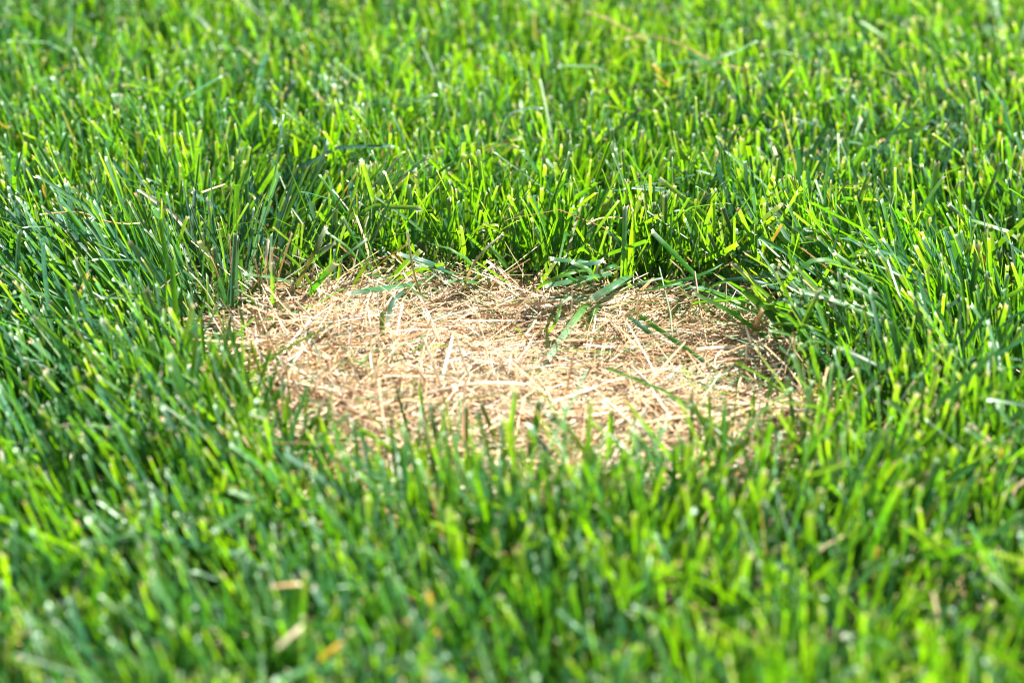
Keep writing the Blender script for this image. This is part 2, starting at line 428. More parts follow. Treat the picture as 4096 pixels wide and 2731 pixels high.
# ------------------------------------------------------------------ straw
def straw_lines(x, y, z, az, L, w, tilt, curl, sag, colour, rows=np.linspace(0, 1, 5)):
    n = len(x); R = len(rows)
    a = az[:, None] + curl[:, None]*(rows[None, :]-.5)
    th = tilt[:, None] - sag[:, None]*(rows[None, :]-.5)          # elevation above the horizontal
    T = np.stack([np.cos(a)*np.cos(th), np.sin(a)*np.cos(th), np.sin(th)], -1)
    C = np.zeros((n, R, 3)); C[:, 1:] = np.cumsum(T[:, :-1]*np.diff(rows)[None, :, None]*L[:, None, None], 1)
    C -= C[:, R//2:R//2+1]*np.array([1, 1, 1.0]); C += np.stack([x, y, z], -1)[:, None]
    S0 = np.stack([-np.sin(a), np.cos(a), 0*a], -1); N0 = np.cross(T, S0)
    rl = rng.normal(0, .6, n)[:, None] + rng.normal(0, .5, n)[:, None]*rows[None]
    S = S0*np.cos(rl)[..., None] + N0*np.sin(rl)[..., None]; Nn = np.cross(T, S)
    flip = np.where(Nn[..., 2:3] < 0, 1., -1.)                     # arched upwards like a split stem
    prof = np.interp(rows, [0, .1, .6, 1], [.8, 1, .9, .45])
    W = w[:, None]*prof[None]
    COL = np.repeat(colour[:, None, :], R, 1)*(1 + rng.normal(0, .10, (n, R, 1)))
    return C, S, Nn*flip, W, np.abs(rng.normal(.75, .25, n)), COL, T
def straw_colour(n, p=STRAW_P):
    c = STRAWS[rng.choice(len(STRAWS), n, p=p/p.sum())]
    return np.clip(c*rng.normal(1, .12, n)[:, None], .03, .85)
def straw_label(c, w, L, az, px, py, s):
    tone = 'bleached' if c[2] > .27 else 'cream' if c[2] > .20 else 'tan' if c[0] > .29 else 'dull brown'
    size = ('broad' if w > .0019 else 'slim') + (' long' if L > .05 else '' if L > .034 else ' short')
    where = 'near the rim of the mat' if s > -.035 else 'on the mat towards the stubble end' if px < 1800 else 'on the mat towards the shaded end' if px > 2650 else 'in the middle of the mat'
    way = 'lying across' if abs(math.cos(az)) > .8 else 'lying end-on' if abs(math.cos(az)) < .45 else 'lying aslant'
    return f'{size} {tone} dead straw {way}, loose {where}', where
# mat of dead blades on the patch
xmin, ymin = PATCH.min(0) - .03; xmax, ymax = PATCH.max(0) + .03
n = 25000
x, y = scatter(n, xmin, xmax, ymin, ymax); s = patch_sd(x, y)
k = rng.random(n) < np.clip(.62 - s/.014, 0, 1); x, y, s = x[k], y[k], s[k]; n = len(x)
px_, py_ = to_px(np.stack([x, y, 0*x], -1))
thick = .0120 + .005*nz[5](x, y, 45) + .004*nz[6](x, y, 110)
lay = rng.random(n)**.75
z = ground_z(x, y) + .001 + np.maximum(thick, .004)*lay*np.clip(1 - s/.02, .3, 1)
az = rng.uniform(0, 2*np.pi, n)
flow = nz[4](x, y, 35)*1.3
az = np.where(rng.random(n) < .55, flow + rng.normal(.1, .5, n), az)
L = np.clip(rng.lognormal(math.log(.040), .45, n), .012, .095); w = np.clip(rng.lognormal(math.log(.00078), .42, n), .0003, .0023)
tilt = rng.normal(0, .14, n) + (rng.random(n) < .10)*rng.normal(0, .4, n)
c = straw_colour(n)
c = c*.92
top = lay > .75
pick_s = np.argsort(-(w*L*top*(s < -.015)*(py_ < 1880)*(px_ > 1000)))[:900]
sel = []
for i in pick_s:
    if len(sel) >= 90: break
    if all(math.hypot(px_[i]-px_[j], py_[i]-py_[j]) > 45 for j in sel): sel.append(i)
sel = np.array(sel)
A = straw_lines(x, y, z, az, L, w, tilt, rng.normal(0, .45, n), rng.normal(.12, .22, n), c)
msk = np.ones(n, bool); msk[sel] = False
V, Q, CO, U = strip_arrays(*[a[msk] for a in A[:6]])
tag(link('dead_grass', make_mesh('dead_grass', V, Q, CO, U, M_STRAW)), 'tangled mat of pale dead straw filling the bare patch in the lawn', 'dead grass', kind='stuff')
for i in sel:
    sl = slice(i, i+1); org = A[0][i, 2].copy()
    V, Q, CO, U = strip_arrays(A[0][sl]-org, A[1][sl], A[2][sl], A[3][sl], A[4][sl], A[5][sl])
    o = link('straw', make_mesh('straw', V, Q, CO, U, M_STRAW)); o.location = org
    lab, where = straw_label(CO[0], A[3][i].max(), L[i], az[i], px_[i], py_[i], s[i])
    tag(o, lab, 'straw', 'loose straws ' + where)

# dry stubble still standing in the patch, thickest at its left end
n = 9000
x, y = scatter(n, xmin, xmax, ymin, ymax); s = patch_sd(x, y); px_, py_ = to_px(np.stack([x, y, 0*x], -1))
pr = np.clip(.10 + .9*gauss_px(px_, py_, 1280, 1620, 400, 280) + .25*gauss_px(px_, py_, 2000, 1900, 900, 160), 0, 1)*(s < .002)
k = rng.random(n) < pr; x, y = x[k], y[k]; px_, py_ = px_[k], py_[k]; n = len(x)
leftness = gauss_px(px_, py_, 1280, 1620, 400, 280)
lx = rng.normal(0, .5, n)*(1.5-leftness*.6); ly = rng.normal(-.1, .5, n)*(1.5-leftness*.6)
c = straw_colour(n, np.array([.3, .3, .14, .05, .25, .02, .02, .02]))
ST = dict(x=x, y=y, z=ground_z(x, y), phi=np.arctan2(ly, lx), th0=np.arctan(np.hypot(lx, ly)), bend=rng.normal(.15, .4, n), L=rng.uniform(.012, .028, n),
          w=np.clip(rng.normal(.00105, .00035, n), .0005, .0020), alpha=rng.uniform(-1.3, 1.3, n), twist=rng.normal(0, .7, n), fold=np.abs(rng.normal(.5, .3, n)),
          colour=c, tipcol=c*.9, cut=rng.random(n) < .6, wob=rng.normal(0, .4, n))
A = grow(**ST); V, Q, CO, U = strip_arrays(*A[:6], jag=A[6], T=A[7])
tag(link('dry_stubble', make_mesh('dry_stubble', V, Q, CO, U, M_STRAW)), 'short upright dry stubble standing at left end of dead patch', 'dead grass', kind='stuff')

# brown thatch between the green shoots
n = 14000
x, y = scatter(n, NEAR[0], NEAR[1], NEAR[2], NEAR[3]); s = patch_sd(x, y); k = s > -.005; x, y, s = x[k], y[k], s[k]; n = len(x)
z = ground_z(x, y) + rng.uniform(.001, .012, n) + (rng.random(n) < .05)*rng.uniform(0, .024, n)
c = straw_colour(n, np.array([.12, .07, .22, .26, .02, .24, .04, .03]))
A = straw_lines(x, y, z, rng.uniform(0, 6.283, n), np.clip(rng.lognormal(math.log(.018), .4, n), .006, .05), np.clip(rng.lognormal(math.log(.0011), .35, n), .0005, .0026),
                rng.normal(0, .45, n), rng.normal(0, .8, n), rng.normal(.1, .3, n), c, rows=np.array([0, .5, 1.0]))
V, Q, CO, U = strip_arrays(*A[:6])
tag(link('thatch', make_mesh('thatch', V, Q, CO, U, M_STRAW)), 'brown thatch of old clippings on the soil between green shoots', 'thatch', kind='stuff')

# green and grey clippings lying on the straw
n = 1700
x, y = scatter(n, xmin, xmax, ymin, ymax); s = patch_sd(x, y); px_, py_ = to_px(np.stack([x, y, 0*x], -1))
k = (s < .01) & (rng.random(n) < .35 + .6*np.exp(-np.abs(s)/.02)); x, y = x[k], y[k]; n = len(x)
c = GREENS[rng.integers(0, 6, n)]*rng.uniform(.9, 1.7, n)[:, None] + rng.uniform(0, .07, n)[:, None]
A = straw_lines(x, y, ground_z(x, y) + rng.uniform(.009, .0165, n), rng.uniform(0, 6.283, n), rng.uniform(.014, .050, n), np.clip(rng.normal(.0009, .0004, n), .0004, .0024),
                rng.normal(.05, .18, n), rng.normal(0, .7, n), rng.normal(.2, .3, n), c)
V, Q, CO, U = strip_arrays(*A[:6])
tag(link('grass_clippings', make_mesh('grass_clippings', V, Q, CO, U, M_GRASS)), 'fine green and grey clippings scattered over the straw', 'clippings', kind='stuff')
# ------------------------------------------------------------------ single blades and straws that can be picked out one by one
HC = {'green': (.042,.128,.016), 'dark': (.024,.085,.022), 'blue': (.045,.105,.060), 'pale': (.075,.160,.060), 'lime': (.066,.148,.010),
      'olive': (.110,.130,.022), 'yellow': (.36,.25,.03), 'tan': (.58,.38,.18), 'cream': (.72,.59,.40), 'brown': (.42,.25,.11), 'light': (.095,.185,.035), 'white': (.74,.64,.48)}
HC = {k: tuple(.74*q if v[0] > v[1] else .66*q for q in v) for k, v in HC.items()}
DRY = ('tan', 'cream', 'brown', 'white', 'yellow')
def catmull(P, R):
    P = np.asarray(P, float)
    d = np.r_[0, np.cumsum(np.linalg.norm(np.diff(P, axis=0), axis=1))]; t = d/d[-1]
    Q = np.vstack([2*P[0]-P[1], P, 2*P[-1]-P[-2]]); out = []
    for r in np.linspace(0, 1, R):
        i = min(np.searchsorted(t, r, side='right')-1, len(P)-2); f = (r-t[i])/max(t[i+1]-t[i], 1e-9)
        a, b, c, e = Q[i], Q[i+1], Q[i+2], Q[i+3]
        out.append(.5*((2*b) + (c-a)*f + (2*a-5*b+4*c-e)*f*f + (3*b-a-3*c+e)*f**3))
    return np.array(out)
def stand(pts, tip_h=60., dy=0.0, ground=True):
    """pixels from tip to base of a blade that stands in the lawn; its distance follows from the mowing height at its tip"""
    tipP = at_z(*[np.array(v, float) for v in pts[0]], tip_h*.84/1000.)
    out = [at_y(np.float64(p[0]), np.float64(p[1]), tipP[1] + dy*(i/max(len(pts)-1, 1))) for i, p in enumerate(pts)]
    last = out[-1]; g = ground_z(last[0], last[1])
    if ground and last[2] > g + .004:
        d = out[-1]-out[-2]; k = (last[2]-g)/max(-d[2], 1e-4)
        end = last + np.array([d[0]*min(k, 1.0)*.45, 0, 0]); end[2] = ground_z(end[0], end[1]) - .001; out.append(end)
    return out
def lie(pts, zs):
    """pixels of a blade that lies or arches over the patch, with its height above the ground in mm"""
    if not hasattr(zs, '__len__'): zs = [zs]*len(pts)
    return [at_ground(np.float64(p[0]), np.float64(p[1]), (z + 5 if 3 < z < 30 else 35 + (z-30)*.6 if z >= 30 else z)/1000.) for p, z in zip(pts, zs)]
def blade_mesh(name, P, w, colour, roll=0., fold=.3, pointed=False, R=10, tipcol=None, org=None, endcol=None, twist=0.):
    """P runs from the tip to the base"""
    w = w*.78; fold = fold + .18; twist = twist + random.uniform(-.5, .5)
    C = catmull(P, R)[::-1]                                   # base to tip
    L = np.linalg.norm(np.diff(C, axis=0), axis=1).sum()
    if not pointed:                                           # keep a short pale cut end
        e = C[-1]; d = unit(C[-1]-C[-2]); C = np.vstack([C[:-1], e - d*min(.0013, L*.08), e])
    R = len(C); T = unit(np.gradient(C, axis=0)); view = unit(np.array([0, 0, CAMZ]) - C)
    lying = np.clip(1.3 - 1.6*np.abs(T[:, 2:3]), 0, 1)
    Nr = unit(view*(1-lying) + lying*unit(view + np.array([.0, 0, 1.2])))
    S = unit(np.cross(T, Nr)); N = np.cross(T, S)
    rr = roll + twist*np.linspace(-.5, .5, R)[:, None]
    S2 = S*np.cos(rr) + N*np.sin(rr); N2 = np.cross(T, S2)
    t = np.linspace(0, 1, R)
    prof = np.interp(t, [0, .15, .6, .85, 1], [.65, .95, 1, .62, .05]) if pointed else np.interp(t, [0, .15, .6, 1], [.7, .95, 1, .9])
    co = np.tile(np.array(colour), (R, 1))*(1 + rng.normal(0, .07, (R, 1)))
    if endcol is not None:
        f = np.clip((t-.45)/.5, 0, 1)[:, None]; co = co*(1-f) + np.array(endcol)*f
    tc = np.array(tipcol if tipcol is not None else PALE_TIP*1.15)
    if not pointed: co[-1] = tc; co[-2] = co[-2]*.8 + tc*.2
    if org is None: org = C[0].copy()
    jag = rng.normal(0, .0006, (1, 3))*(0 if pointed else 1)
    dry = colour[0] > colour[1]
    if dry: fold = max(fold, .7); w = w*.78
    V, Q, CO, U = strip_arrays((C-org)[None], S2[None], N2[None], (w/1000.*prof)[None], np.array([fold]), co[None], jag=jag, T=T[None])
    me = make_mesh(name, V, Q, CO, U, M_STRAW if dry else M_GRASS)
    return me, org, (T[-1], C[-1]-org, S2[-1], w/1000.*prof[-1], tc)
def hero(name, label, w, colour, P, cat=None, group=None, pointed=False, fray=True, **kw):
    P = list(P); base = P[-1]; rooted = base[2] - ground_z(base[0], base[1]) < .008
    if name == 'grass_blade' and rooted:                      # a shoot with one blade
        org = base.copy(); root = link('grass_shoot', None); root.location = org; tag(root, label, 'grass shoot', group)
        me, _, tip = blade_mesh('blade', P, w, HC[colour], pointed=pointed, org=org, **kw)
        o = link('blade', me, root); stem_part(root, np.array([0, 0, -.001]), .45*w/1000, .009)
    else:
        name = 'grass_clipping' if name == 'grass_blade' else name
        me, org, tip = blade_mesh(name, P, w, HC[colour], pointed=pointed, **kw)
        o = link(name, me); o.location = org
        tag(o, label, 'straw' if colour in DRY else (cat or 'clipping'), group)
    if not pointed and fray and w > 1.7: frayed_tip(tip[0], tip[1], tip[2], tip[3], tip[4], o)
    return o
def tuft(label, blades, group=None):
    """blades = (w, colour, points, options): one plant, its blades are its parts"""
    bases = np.array([b[2][-1] for b in blades]); org = bases.mean(0)
    root = link('grass_tuft', None); root.location = org; tag(root, label, 'grass tuft', group)
    for w, c, P, kw in blades:
        P = list(P); P[-1] = P[-1]*.35 + org*.65
        me, _, tip = blade_mesh('blade', P, w, HC[c], org=org, **kw)
        o = link('blade', me, root)
        if not kw.get('pointed'): frayed_tip(*tip[:4], tip[4], o)
    stem_part(root, np.zeros(3), .0030, .013)
    return root

# lying and bent blades over the far edge of the straw
G = 'grass_blade'
hero(G, 'broad pale green cut blade lying flat across the straw edge, crossed by thin shadows', 4.6, 'pale', lie([(1395,1172),(1470,1158),(1560,1146),(1650,1132),(1700,1120)], [14,16,18,17,6]), fold=.12, roll=.15)
hero(G, 'short blue-green blade hanging tip down onto the straw', 2.7, 'blue', lie([(1550,1300),(1556,1250),(1572,1205),(1600,1175),(1625,1150)], [11,15,20,20,8]), fold=.15)
hero(G, 'pointed green blade arching low in front of upright grass behind the straw', 3.0, 'light', lie([(1712,973),(1790,990),(1860,1030),(1915,1085),(1930,1150)], [46,47,38,20,0]), pointed=True, fold=.15)
hero(G, 'flat blue-green cut blade lying level below the arching pointed blade', 3.6, 'blue', lie([(1600,1015),(1690,1040),(1780,1078),(1820,1110)], [30,28,20,6]), fold=.15)
hero(G, 'thin grey-green blade lying just under the flat blue-green one', 1.7, 'pale', lie([(1665,1059),(1750,1074),(1840,1102),(1870,1130)], [24,22,12,2]))
hero(G, 'bright green blade with small white tip drooping over tan straw', 3.0, 'green', lie([(1780,1127),(1840,1120),(1905,1128),(1930,1150)], [20,21,17,3]), fold=.2)
hero('grass_blade', 'slender olive-brown stem curving up out of the straw edge', 1.5, 'olive', lie([(1629,925),(1640,1000),(1656,1095),(1686,1178),(1721,1238)], [64,48,30,13,1]), endcol=HC['tan'])
hero('grass_blade', 'olive blade turning straw-coloured at its bent tip behind the straw', 1.8, 'olive', lie([(2010,938),(1930,1005),(1880,1085),(1850,1160),(1830,1208)], [56,46,28,12,0]), endcol=HC['tan'])
hero(G, 'yellowed narrow blade slanting through green blades behind the straw', 1.9, 'yellow', lie([(1631,974),(1565,1018),(1500,1068),(1480,1110)], [40,28,14,0]), cat='grass blade')
hero(G, 'yellow withered blade stub between upright green bases behind the straw', 2.6, 'yellow', lie([(1590,1015),(1610,1045),(1628,1085),(1640,1120)], [24,17,9,0]), cat='grass blade')
hero(G, 'long bright green blade crossing a twin blade above the straw edge', 2.4, 'green', lie([(1372,870),(1412,945),(1465,1035),(1535,1140)], [64,46,24,0]), roll=.5, group='crossing twin blades', pointed=False)
hero(G, 'thinner lime green twin of the long blade above the straw edge', 1.9, 'lime', lie([(1306,927),(1380,978),(1440,1045),(1488,1135)], [52,44,26,0]), roll=.4)
hero(G, 'olive-green blade leaning steeply over the upright dry stubble', 3.1, 'olive', lie([(1304,912),(1262,1005),(1215,1090),(1170,1168),(1150,1200)], [58,42,24,8,0]), roll=.4)
hero(G, 'narrow grey-green blade leaning far over beside the olive-green blade', 1.7, 'pale', lie([(1464,958),(1390,1015),(1310,1068),(1240,1122),(1200,1160)], [48,38,26,12,0]))
hero(G, 'dark green wide blade leaning low across the pale straw', 4.2, 'dark', lie([(1345,1055),(1285,1118),(1230,1178),(1208,1225)], [32,22,10,0]), roll=.3)
hero(G, 'blue-green blade with frayed white tip pointing out over dry stubble', 2.2, 'blue', lie([(1340,970),(1290,1010),(1240,1052),(1200,1110)], [44,36,26,4]))
hero(G, 'pale ribbed upright blade rising out of dry stubble', 2.9, 'pale', lie([(1091,1050),(1091,1120),(1090,1200),(1089,1275)], [44,29,13,0]), fold=.45)
hero(G, 'thin bright green blade slanting down into white straw', 1.6, 'lime', lie([(930,1145),(980,1178),(1035,1230),(1085,1285)], [26,22,12,0]))
hero('dry_straw', 'straight tan dry blade standing upright among green grass', 1.7, 'tan', lie([(915,938),(921,1000),(924,1080),(925,1200)], [56,42,26,0]))
hero('dry_straw', 'long tan dry blade leaning beside the straight upright one', 1.8, 'tan', lie([(835,1015),(862,1075),(885,1150),(895,1225)], [44,31,15,0]))
hero('dry_straw', 'thin brown dry stalk standing at the green edge of the stubble', 1.4, 'brown', lie([(1019,1034),(1030,1095),(1037,1160),(1040,1230)], [42,29,14,0]))
hero('dry_straw', 'tall tan forked-looking stalk leaning through blue-green blades', 1.8, 'tan', lie([(1168,934),(1142,1010),(1118,1090),(1100,1160),(1095,1210)], [56,40,24,9,0]))
hero('dry_straw', 'tan dry blade leaning low across blue-green bases', 1.7, 'tan', lie([(1064,1072),(1020,1135),(985,1185),(970,1220)], [32,19,8,0]))
hero('dry_straw', 'bleached dry blade with ragged white top among blue-green blades', 3.0, 'cream', lie([(1072,958),(1068,1000),(1062,1050),(1060,1180)], [50,42,31,0]))
hero('dry_straw', 'second bleached ragged blade close beside the white-topped one', 2.6, 'cream', lie([(1088,990),(1084,1030),(1080,1080),(1078,1190)], [44,36,25,0]))
# centre of the far edge
hero(G, 'widest pale green cut blade slanting down onto straw beside the tall blade', 5.2, 'pale', lie([(2368,1196),(2415,1165),(2460,1135),(2500,1108),(2530,1095)], [20,24,26,24,10]), fold=.12)
hero(G, 'broad pale green blade with torn tip lying behind the widest cut blade', 4.8, 'pale', lie([(2182,1140),(2260,1126),(2350,1108),(2440,1090)], [24,26,26,20]), fold=.12, roll=.1)
hero(G, 'bright green pointed blade arching down in front of torn pale blade', 2.5, 'lime', lie([(2115,1171),(2160,1142),(2225,1110),(2310,1082),(2370,1080)], [14,26,35,38,30]), pointed=True, fold=.2)
hero(G, 'dark blue-green blade lying across the pale cut blades', 3.2, 'blue', lie([(2412,1042),(2335,1057),(2270,1074),(2240,1095)], [38,36,30,20]), fold=.3)
hero(G, 'grey-green shredded blade lying level behind the pale cut blades', 2.8, 'pale', lie([(2205,1034),(2260,1040),(2340,1046),(2400,1056)], [38,38,37,34]), fold=.15)
hero(G, 'light green square-cut blade pointing up out of the lying blades', 3.4, 'light', lie([(2291,1048),(2330,1064),(2370,1090),(2395,1125)], [42,42,36,20]), fold=.3)
hero(G, 'short green clipping perched on top of the lying blades', 2.8, 'green', lie([(2408,1086),(2428,1074),(2450,1062),(2475,1070)], [34,37,38,33]), fold=.2)
hero(G, 'long thin blue-green blade lying level just above the straw', 1.9, 'blue', lie([(2184,1195),(2260,1187),(2340,1184),(2420,1186)], [18,20,20,12]))
hero(G, 'narrow green blade folded down behind the long thin blue-green blade', 2.6, 'green', lie([(2330,1140),(2295,1118),(2262,1098),(2235,1095)], [22,28,33,28]))
hero(G, 'long broad pale blade reaching far down over the middle of the straw', 4.6, 'light', lie([(2192,1432),(2235,1365),(2288,1292),(2330,1235),(2362,1195)], [8,11,14,16,8]), fold=.12, endcol=(.30,.36,.17))
hero(G, 'green blade with curled white tip drooping onto straw', 3.1, 'green', lie([(2342,1333),(2358,1290),(2376,1250),(2400,1205)], [9,14,18,12]), fold=.2)
hero(G, 'small pale green pointed blade bent down beside the olive blade', 2.2, 'light', lie([(2188,1336),(2215,1300),(2232,1262),(2242,1228)], [10,16,20,21]), pointed=True)
hero(G, 'olive-yellow blade arching up out of the straw and bending over', 2.0, 'olive', lie([(2280,1190),(2240,1215),(2205,1265),(2180,1330),(2166,1372)], [26,26,20,9,0]))
hero('dry_straw', 'tall hair-thin cream straw with frayed top standing in the patch', 1.0, 'cream', lie([(2288,1140),(2287,1230),(2281,1340),(2277,1445)], [62,44,22,0]), R=8)
hero(G, 'long green blade slanting down over straw at the matted end', 3.1, 'green', lie([(2840,1460),(2750,1396),(2650,1326),(2560,1262),(2520,1225)], [10,13,15,14,4]), roll=.3)
hero(G, 'blue-grey blade with pale curled tip lying beside the long slanting blade', 3.2, 'blue', lie([(2622,1352),(2585,1320),(2545,1286),(2515,1262)], [10,15,18,14]), fold=.2)
hero('dry_straw', 'white bleached stalk leaning against the tall upright blade base', 2.0, 'white', lie([(2558,1165),(2550,1215),(2538,1270),(2534,1300)], [24,16,6,0]))
hero('dry_straw', 'bent brown straw standing beside the white bleached stalk', 1.4, 'brown', lie([(2575,1142),(2562,1205),(2545,1275),(2522,1352)], [44,33,18,0]))
hero('dry_straw', 'long tan straw sloping up towards the green blades', 1.5, 'tan', lie([(2692,1144),(2630,1180),(2565,1222),(2530,1250)], [24,17,9,4]))
hero(G, 'long green blade bowing level above the straw from upright clump', 2.7, 'green', lie([(2515,1166),(2600,1158),(2700,1132),(2790,1098),(2850,1090)], [24,30,34,32,20]), roll=.3, pointed=True)
hero(G, 'thin grey-green blade with frayed end floating over straw edge', 1.6, 'pale', lie([(2650,1110),(2590,1122),(2530,1140),(2490,1160)], [36,36,32,22]))
# matted end
hero(G, 'long dark green blade slanting down to the straw from upright grass', 3.6, 'green', lie([(2610,925),(2690,1005),(2775,1090),(2840,1148),(2890,1195)], [62,45,27,12,0]), roll=.4)
hero(G, 'lime green blade arching level over the straw edge', 2.8, 'green', lie([(2896,1052),(2840,1082),(2770,1110),(2690,1130),(2620,1140)], [44,42,37,31,20]), roll=.2, pointed=True)
hero(G, 'blue-green bow-shaped blade spanning above tan straw', 2.7, 'blue', lie([(3160,1177),(3060,1132),(2955,1110),(2845,1140),(2800,1175)], [22,36,40,26,4]))
hero(G, 'thin green blade ending on the straw under the bow-shaped blade', 2.1, 'pale', lie([(2928,1192),(2855,1162),(2770,1146),(2690,1136)], [14,22,26,26]), pointed=True)
hero(G, 'vivid yellow-green blade lying flat along the straw edge', 3.3, 'lime', lie([(3145,1221),(3070,1220),(2990,1212),(2900,1198),(2800,1207),(2760,1218)], [12,14,17,21,18,10]), pointed=True, fold=.2)
hero(G, 'dark green pointed blade rising above the vivid yellow-green blade', 2.8, 'green', lie([(3092,1118),(3030,1152),(2965,1183),(2895,1212)], [34,26,16,4]), pointed=True)
hero(G, 'large green blade bent over in a hoop above the shaded hollow', 3.4, 'light', lie([(3115,1180),(3145,1130),(3200,1072),(3265,1034),(3330,1042),(3400,1090),(3440,1150)], [22,36,50,56,50,32,0]), fold=.2, R=14)
hero('dry_straw', 'thick pale dry stub with ragged top at the matted end', 3.2, 'cream', lie([(3118,1058),(3104,1095),(3090,1130),(3070,1165)], [36,27,17,4]), cat='straw')
hero('dry_straw', 'broad brown dead blade propped on the straw mat', 4.2, 'brown', lie([(3048,1240),(3025,1285),(3005,1330),(2990,1360)], [26,19,11,3]), cat='straw', fold=.6)
hero('dry_straw', 'curled brown dead blade lying on the mat near the shaded hollow', 3.4, 'brown', lie([(3165,1350),(3140,1388),(3110,1412),(3075,1420)], [20,16,12,8]), cat='straw', fold=.6)
hero('dry_straw', 'long stiff tan stalk sloping up from the mat into green blades', 2.0, 'tan', lie([(3162,1198),(3100,1245),(3040,1292),(3000,1325)], [26,19,11,5]))
hero(G, 'dark blue-green blade lying level at the edge of the shaded hollow', 3.6, 'blue', lie([(3206,1209),(3300,1214),(3400,1212),(3480,1215)], [20,20,18,8]), fold=.15)
hero(G, 'green blade with square end lying above the shaded hollow', 3.4, 'dark', lie([(3330,1128),(3420,1155),(3510,1200),(3570,1250)], [36,34,24,4]), fold=.2)
hero(G, 'slender green blade standing alone in front of the shaded hollow', 2.2, 'green', lie([(3289,1150),(3288,1220),(3292,1290),(3300,1345)], [42,28,13,0]))
hero(G, 'small blue-green blade hanging below the slender standing blade', 2.6, 'pale', lie([(3312,1445),(3300,1400),(3288,1365),(3284,1325)], [6,10,15,20]), pointed=True)
hero(G, 'shaded dark blade lying along the straw towards the hollow', 3.4, 'dark', lie([(3090,1460),(3180,1452),(3280,1455),(3380,1462)], [10,12,12,6]), fold=.2)
hero(G, 'shaded green blade curving over straw at the hollow', 3.8, 'dark', lie([(3180,1440),(3250,1410),(3310,1370),(3370,1310)], [8,12,15,14]), fold=.2)
hero(G, 'light green tall blade rising across the matted end from the near grass', 3.3, 'light', stand([(3280,1160),(3214,1300),(3160,1470),(3124,1660),(3112,1760)], 66), roll=.35)
hero(G, 'green blade crossing behind the light tall one towards the hollow', 2.4, 'green', lie([(3200,1375),(3275,1415),(3350,1460),(3420,1500)], [34,26,18,6]))
# near side blades that rise over the straw
for k, (lab, w, c, pts, h, kw) in enumerate([
    ('dark green wide blade rising from near grass in front of white stubble', 4.0, 'dark', [(1147,1529),(1083,1622),(1020,1720),(985,1810)], 52, {}),
    ('dark blade leaning over orange straw at the stubble end', 4.0, 'dark', [(1270,1656),(1212,1754),(1155,1860)], 44, {}),
    ('thin dark green blade standing before the straw near the arching white straw', 1.9, 'dark', [(1576,1520),(1605,1620),(1640,1760)], 52, {'pointed': True}),
    ('thin green blade close beside the arching white straw', 2.0, 'green', [(1674,1522),(1690,1640),(1712,1790)], 52, {}),
    ('hair-thin green stem standing tall over the matted straw', 1.3, 'green', [(2966,1395),(2952,1540),(2938,1660),(2925,1790)], 70, {}),
    ('narrow bright green blade standing over the matted straw', 2.2, 'lime', [(2836,1570),(2838,1680),(2838,1800)], 48, {}),
    ('blue-green blade standing next to the narrow bright green one', 3.2, 'pale', [(2902,1590),(2892,1700),(2885,1830)], 48, {'pointed': True}),
    ('small blue-green pointed leaf at the rim of the matted straw', 4.2, 'blue', [(3016,1562),(3010,1610),(3005,1670)], 34, {'pointed': True}),
    ('thin pale green blade rising past the small blue-green leaf', 2.0, 'pale', [(3096,1485),(3075,1590),(3052,1700)], 50, {}),
    ('bright green blade tip showing before pale straw in the middle', 3.6, 'light', [(2062,1560),(2045,1680),(2030,1800)], 50, {}),
    ('broad green blade standing before the middle of the straw', 4.2, 'green', [(2160,1600),(2140,1730),(2110,1850)], 50, {}),
    ('luminous white-green blade rising from near grass before the straw', 3.8, 'light', [(2445,1640),(2438,1740),(2425,1860)], 46, {}),
    ('orange-tipped withered blade standing in near grass by the shaded hollow', 3.4, 'yellow', [(3395,1690),(3380,1780),(3360,1900)], 48, {}),
    ('broad pale blade standing in near grass by the matted end', 4.4, 'pale', [(3030,1690),(3040,1800),(3062,1930)], 52, {}),
    ]):
    hero(G, lab, w, c, stand(pts, h), cat='grass blade', roll=.3*(-1)**k, **kw)
